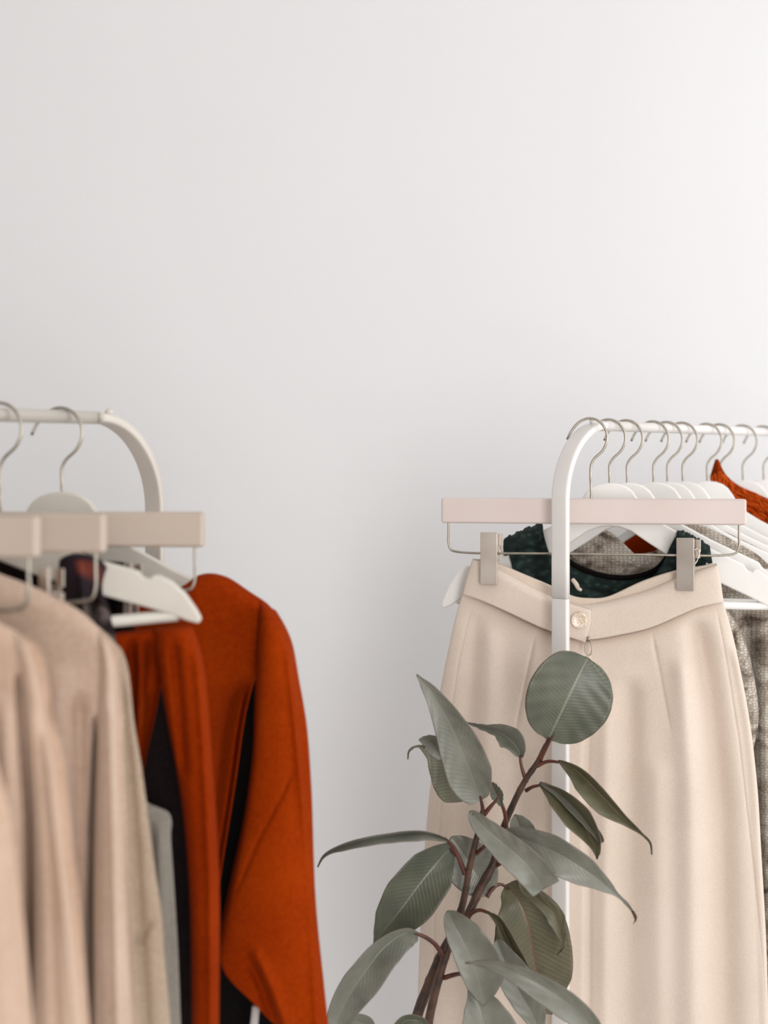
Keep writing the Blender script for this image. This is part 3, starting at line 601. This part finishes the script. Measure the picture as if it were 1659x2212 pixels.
cloth('sleeve', k0, [(-140, 1640), (-130, 1900), (-120, 2260)], [(-40, 1640), (-8, 1730), (10, 1800), (22, 1890), (36, 1980), (50, 2100), (64, 2260)], [(-140, 1640), (-90, 1600), (-40, 1640)], [(-120, 2260), (64, 2260)], M_beige, w0, th=.028, y0=-.02, nu=60, nv=110)
cloth('body', k0, [(-900, 1600), (-950, 2260)], [(-60, 1600), (-50, 1900), (-40, 2260)], [(-900, 1600), (-600, 1400), (-300, 1420), (-60, 1600)], [(-950, 2260), (-40, 2260)], M_beige, w0, th=.02, y0=.01, nu=60, nv=60)

# ================================================================ rubber plant
pc = P(905, 2212, 1.66)
PO = np.array([pc.x-.055, 1.66, 0.0])
fic = empty('rubber_plant', PO, 'tall rubber plant with broad grey green leaves in front of the cream trousers', 'plant')
def W3(p): return np.array(P(*p))-PO
def leaf(st, wl, wr, tl=20, tr=20, shape=None, curl=0.0, mat=None, pet=None, pr=.0022, tip=True, n=60, name='leaf', cup=0.0):
    path = catmull([W3(q) for q in st], n); dm = np.interp(np.linspace(0, 1, n), np.linspace(0, 1, len(st)), [q[2] for q in st])
    T = np.gradient(path, axis=0); T /= np.linalg.norm(T, axis=1)[:, None]
    v = np.linspace(0, 1, n)
    if shape is None: pr_ = np.sin(np.pi*np.clip(v, 0, 1)**.85)**.72
    elif shape == 'round': pr_ = np.sqrt(np.clip(1-(2*v-1)**2, 0, 1))**.85*(1-.12*(1-v)**1)
    else: pr_ = np.interp(v, np.linspace(0, 1, len(shape)), shape); pr_ = np.convolve(np.pad(pr_, 3, 'edge'), np.ones(7)/7, 'valid')*np.minimum(1, np.minimum(v, 1-v)/.03)**.5
    pr_ = np.maximum(pr_, .012); Yv = np.array([0, 1., 0]); K = 13; verts = []; uvs = []
    ang = lambda a, f: (np.interp(f, np.linspace(0, 1, len(a)), a) if isinstance(a, (list, tuple)) else a)
    wfn = ang
    for i in range(n):
        S = np.cross(T[i], Yv); S /= np.linalg.norm(S)+1e-9; Nn = np.cross(S, T[i]); Nn /= np.linalg.norm(Nn)
        tow = -Nn if Nn[1] > 0 else Nn
        for k in range(-K, K+1):
            q = abs(k)/K; sgn = -1 if k < 0 else 1                 # k<0: left side of travel
            a = R(ang(tl if k < 0 else tr, v[i])); wpx = wfn(wl if k < 0 else wr, v[i])
            wd = 1.13*wpx/F*dm[i]/max(math.cos(a), .22)*pr_[i]
            vec = (S if k < 0 else -S)*math.cos(a)+tow*math.sin(a)
            verts.append(path[i]+vec*wd*q+tow*(curl*(q*q-q)*wd+cup*q*q*wd)+tow*.0004*math.sin(q*9+v[i]*40)*q)
            uvs.append((.5+.5*k/K, v[i]))
    W_ = 2*K+1
    faces = [(j*W_+i, j*W_+i+1, (j+1)*W_+i+1, (j+1)*W_+i) for j in range(n-1) for i in range(W_-1)]
    ma = mat or M_leaf
    o = link_mesh(name, verts, faces, [ma, M_under if ma is not M_under else M_leafd], fic, uvs=uvs)
    # make the front side face the viewer
    me = o.data; c = me.polygons[len(me.polygons)//2]
    ys = sum(p.normal.y*p.area for p in me.polygons)
    if ys > 0: me.flip_normals()
    s_ = o.modifiers.new('thickness', 'SOLIDIFY'); s_.thickness = .0009; s_.offset = -1; s_.material_offset = 1
    if pet:
        pts = [W3(q) for q in pet]
        MB().tube(pts+[path[2]+np.array([0, .0006, 0])], [pr*1.15, pr, pr*.85, pr*.7], n=26, seg=10).build('petiole', M_pet, o)
    return o
def stem(pts, r0, r1, name='stem'):
    p = catmull([W3(q) for q in pts], 120); rr = np.linspace(r0, r1, 120)
    L = np.concatenate([[0], np.cumsum(np.linalg.norm(np.diff(p, axis=0), axis=1))])
    rr = rr*(1+.13*np.exp(-((L/.028) % 1-.5)**2/.006))
    return MB().tube(p, list(rr), seg=16).build(name, M_stem, fic)
Dm = 1.66
stA = stem([(895, 2700, 1.66), (905, 2400, 1.66), (925, 2212, 1.655), (955, 2090, 1.65), (975, 2030, 1.65), (1000, 1950, 1.645), (1015, 1870, 1.64), (1032, 1800, 1.635), (1044, 1750, 1.63)], .0072, .0032)
stB = stem([(870, 2700, 1.68), (880, 2400, 1.68), (897, 2212, 1.68), (925, 2130, 1.68), (965, 2040, 1.68), (1005, 1985, 1.68), (1035, 1925, 1.68), (1066, 1865, 1.68), (1080, 1810, 1.68), (1105, 1745, 1.675), (1135, 1685, 1.67), (1162, 1645, 1.665), (1180, 1608, 1.66)], .0090, .0030)
MB().tube([W3((1045, 1760, 1.63)), W3((1060, 1742, 1.628)), W3((1072, 1728, 1.626)), W3((1084, 1708, 1.624))], [.0030, .0024, .0014, .0002], n=16, seg=10).build('bud', M_pet, fic)
MB().tube([W3((1166, 1640, 1.664)), W3((1180, 1615, 1.655)), W3((1190, 1598, 1.65)), W3((1200, 1584, 1.648))], [.0032, .0026, .0016, .0002], n=16, seg=10).build('bud', M_pet, fic)
# upright leaf at the top left
leaf([(1040, 1727, 1.625), (1024, 1688, 1.615), (1000, 1625, 1.60), (970, 1560, 1.585), (935, 1500, 1.575), (900, 1457, 1.575)], (40, 46, 42, 30, 22), (28, 40, 38, 28, 20), 34, 30, shape=(.45, .88, 1, 1, .95, .88, .75, .5, .08), pet=[(1043, 1757, 1.63), (1042, 1742, 1.628)], curl=.3)
# veined underside behind it
leaf([(1034, 1722, 1.66), (1000, 1690, 1.67), (965, 1655, 1.675), (930, 1625, 1.67), (902, 1612, 1.665), (884, 1622, 1.66), (881, 1640, 1.655)], (40, 52, 44, 30, 6, 3), (30, 42, 40, 26, 6, 3), 25, 15, mat=M_ribbed, shape=(.1, .8, 1, 1, .95, .7, .4, .25, .05))
leaf([(960, 1640, 1.64), (945, 1615, 1.64), (925, 1600, 1.645), (905, 1598, 1.645)], 18, 16, 40, 40, mat=M_leaf)
# pale leaf folding over behind the upright one
leaf([(1128, 1637, 1.68), (1110, 1606, 1.69), (1082, 1584, 1.70), (1052, 1574, 1.71), (1025, 1566, 1.72), (1005, 1560, 1.72)], (14, 20, 8, 6, 3), (18, 26, 18, 10, 4), 60, 50, pet=[(1138, 1690, 1.672), (1130, 1668, 1.672), (1124, 1640, 1.675)], shape=(.5, .95, 1, .85, .6, .5, .1))
# big round leaf
leaf([(1184, 1597, 1.655), (1200, 1565, 1.65), (1225, 1512, 1.645), (1250, 1460, 1.645), (1270, 1421, 1.65)], (82, 86, 84), (82, 88, 84), 8, 8, shape='round', mat=M_leafd, pet=[(1166, 1645, 1.667), (1176, 1618, 1.66)], pr=.0026, curl=.08)
# right drooping leaf
leaf([(1206, 1643, 1.65), (1245, 1664, 1.64), (1290, 1708, 1.63), (1340, 1760, 1.62), (1385, 1800, 1.615), (1404, 1820, 1.615), (1408, 1846, 1.615)], (10, 12, 9, 4), (10, 26, 28, 10, 3), 66, 50, mat=M_under, pet=[(1160, 1655, 1.665), (1182, 1645, 1.66)], shape=(.3, .8, 1, 1, .85, .5, .2, .1))
# folded leaf under it
leaf([(1165, 1692, 1.66), (1198, 1712, 1.65), (1235, 1748, 1.64), (1268, 1795, 1.635), (1285, 1830, 1.635), (1290, 1856, 1.64)], (8, 18, 26, 20, 8), (8, 22, 26, 16, 6), 60, 56, mat=M_under, pet=[(1136, 1708, 1.67), (1150, 1700, 1.665)], shape=(.3, .75, .95, 1, .9, .6, .1), cup=.15)
leaf([(1166, 1690, 1.655), (1205, 1712, 1.645), (1248, 1752, 1.632), (1285, 1795, 1.628), (1302, 1820, 1.63)], (9, 10, 8), (6, 10, 8), 60, 60, shape=(.3, .8, 1, 1, .9, .5))
# pale leaf crossing the stems
leaf([(1015, 1752, 1.585), (1045, 1786, 1.575), (1085, 1820, 1.57), (1120, 1850, 1.565), (1150, 1882, 1.565), (1172, 1922, 1.575)], (14, 22, 28, 32, 40), (14, 22, 30, 30, 22), (20, 20, 30, 30, 10), 34, shape=(.5, .85, .95, 1, 1, 1, 1, 1, .9), pet=[(1030, 1843, 1.64), (1050, 1826, 1.615), (1072, 1818, 1.585)], curl=.25)
# long leaf pointing right
leaf([(1088, 1800, 1.64), (1130, 1812, 1.60), (1195, 1838, 1.575), (1262, 1878, 1.565), (1325, 1925, 1.565), (1362, 1962, 1.57), (1374, 1990, 1.575)], (18, 26, 32, 26, 6, 3), (26, 42, 42, 30, 8, 3), 30, 22, shape=(.5, .85, 1, 1, 1, .85, .4, .06))
MB().tube([W3((1368, 1970, 1.57)), W3((1374, 1982, 1.573)), W3((1368, 1996, 1.575))], [.0016, .0013, .0002], n=10, seg=8).build('leaf_tip', M_pet, fic)
leaf([(1112, 1760, 1.66), (1122, 1785, 1.655), (1134, 1815, 1.65), (1142, 1850, 1.65)], (22, 26, 20), (20, 22, 18), 30, 30)
# thin edge-on leaf at the far left
leaf([(968, 1815, 1.635), (940, 1803, 1.625), (900, 1797, 1.62), (840, 1803, 1.615), (780, 1814, 1.61), (730, 1830, 1.61), (700, 1848, 1.615), (686, 1873, 1.62)], (6, 10, 8, 8, 3), (4, 8, 8, 8, 3), 72, 72, shape=(.3, .7, 1, 1, 1, .8, .4, .1), pet=[(1004, 1888, 1.642), (994, 1860, 1.64), (978, 1828, 1.638)], pr=.0028)
# leaf behind the stem
leaf([(975, 1808, 1.69), (995, 1835, 1.688), (1018, 1872, 1.685), (1040, 1905, 1.685), (1058, 1932, 1.69)], (30, 46, 52, 44, 30), (30, 44, 50, 44, 30), 12, 12, shape='round', mat=M_leaf)
# big dark leaf lower left
leaf([(978, 1826, 1.665), (945, 1862, 1.655), (905, 1912, 1.65), (868, 1962, 1.65), (832, 2008, 1.655), (807, 2040, 1.66)], (20, 46, 50, 44, 24), (20, 46, 52, 46, 26), 24, 20, mat=M_leafd, shape=(.5, .9, 1, 1, 1, .85, .6, .08), pet=[(985, 1850, 1.66)], curl=.2)
# drooping leaf at the bottom left
leaf([(902, 2016, 1.62), (870, 2018, 1.60), (830, 2046, 1.59), (790, 2098, 1.585), (755, 2150, 1.585), (728, 2210, 1.59), (714, 2275, 1.60)], (20, 34, 36, 26, 14), (14, 26, 32, 28, 14), (60, 35, 28), (60, 35, 28), shape=(.35, .75, .95, 1, .95, .7, .1), pet=[(958, 2066, 1.65), (940, 2040, 1.635), (918, 2024, 1.625)], pr=.0028, curl=.2)
# olive underside leaf right of the stems
leaf([(1092, 1912, 1.70), (1118, 1942, 1.69), (1140, 1995, 1.685), (1152, 2060, 1.685), (1165, 2125, 1.69), (1192, 2192, 1.70)], (44, 72, 74, 66, 40), (44, 66, 76, 70, 40), 12, 14, mat=M_under, shape=(.35, .85, 1, 1, 1, .85, .1), pet=[(1052, 1938, 1.68), (1064, 1920, 1.685), (1080, 1910, 1.692)])
# dark curled leaf beside it
leaf([(1122, 1872, 1.665), (1135, 1915, 1.655), (1165, 1945, 1.645), (1195, 1972, 1.64), (1210, 2010, 1.64), (1216, 2045, 1.645), (1204, 2062, 1.65)], (10, 18, 16, 18, 10, 3), (8, 14, 14, 18, 10, 3), (50, 20, 50), (40, 30, 50), mat=M_under, shape=(.4, .8, .8, .8, 1, .8, .3, .1), pet=[(1072, 1870, 1.68), (1085, 1864, 1.675), (1105, 1864, 1.67)])
# leaves of the lower middle
leaf([(966, 1968, 1.60), (985, 2005, 1.59), (1008, 2050, 1.585), (1028, 2100, 1.585), (1046, 2172, 1.59)], (18, 40, 52, 52, 30), (14, 24, 28, 26, 16), 22, 32, shape=(.5, .9, 1, 1, 1, 1, .9, .7, .12), curl=.3, pet=[(1000, 1985, 1.645), (985, 1976, 1.625)])
leaf([(1050, 1968, 1.66), (1074, 1985, 1.655), (1096, 2030, 1.65), (1120, 2080, 1.648), (1150, 2150, 1.65), (1170, 2215, 1.655)], (8, 14, 16, 14, 8), (8, 12, 14, 12, 8), 55, 60, mat=M_under, pet=[(1004, 1990, 1.68), (1020, 1972, 1.675), (1036, 1966, 1.668)], pr=.0026)
leaf([(1072, 2030, 1.63), (1092, 2080, 1.625), (1118, 2135, 1.62), (1150, 2190, 1.62), (1175, 2250, 1.625)], (20, 38, 34, 16), (16, 26, 24, 14), 25, 30, shape=(.5, .95, 1, .95, .7, .2))
leaf([(1004, 2080, 1.53), (1050, 2082, 1.52), (1110, 2100, 1.51), (1170, 2130, 1.505), (1230, 2170, 1.505), (1275, 2215, 1.51), (1305, 2270, 1.52)], (6, 18, 22, 24, 22, 12), (5, 14, 24, 28, 24, 12), 34, 32, shape=(.2, .7, .9, 1, 1, .9, .4), curl=.3)
leaf([(1012, 2118, 1.60), (1026, 2148, 1.595), (1040, 2190, 1.59), (1052, 2250, 1.59), (1060, 2320, 1.60)], (14, 48, 62, 56, 20), (10, 36, 46, 40, 18), 22, 25, shape=(.3, .7, 1, 1, .8, .1), pet=[(960, 2112, 1.65), (980, 2106, 1.64), (1000, 2106, 1.615)], pr=.0026, curl=.3)
leaf([(1064, 1690, 1.66), (1070, 1708, 1.66), (1078, 1728, 1.66), (1084, 1742, 1.66)], (9, 12, 8), (8, 12, 8), 30, 30, pet=[(1094, 1790, 1.677), (1092, 1765, 1.67), (1088, 1748, 1.664)], pr=.0024, mat=M_leafd)
leaf([(815, 2228, 1.62), (790, 2212, 1.615), (768, 2208, 1.61), (748, 2222, 1.61), (735, 2260, 1.615)], (10, 22, 20, 10), (10, 22, 20, 10), 40, 40)
leaf([(930, 2228, 1.61), (905, 2206, 1.60), (880, 2204, 1.60), (858, 2222, 1.60), (840, 2260, 1.60)], (8, 14, 14, 8), (8, 14, 14, 8), 40, 40, mat=M_leafd)
pot = MB().lathe([(.0001, 0), (.12, 0), (.13, .01), (.165, .30), (.172, .31), (.172, .325), (.158, .325), (.152, .30), (.0001, .30)], (PO[0], PO[1], 0)).build('plant_pot', M_pot, None)
tag(pot, 'white glazed pot on the floor holding the rubber plant', 'pot')
MB().lathe([(.0001, .008), (.10, .006), (.1515, .001), (.1515, 0), (.0001, 0)], (PO[0], PO[1], .3005)).build('soil', M_soil, pot)
base = [stem([(820+i*26, 3815, 1.64+.02*i), (845+i*14, 3300, 1.655+.008*i), (870+25*(1-i), 2700, 1.68-.02*(1-i))], .011, .0085) for i in (0, 1)]
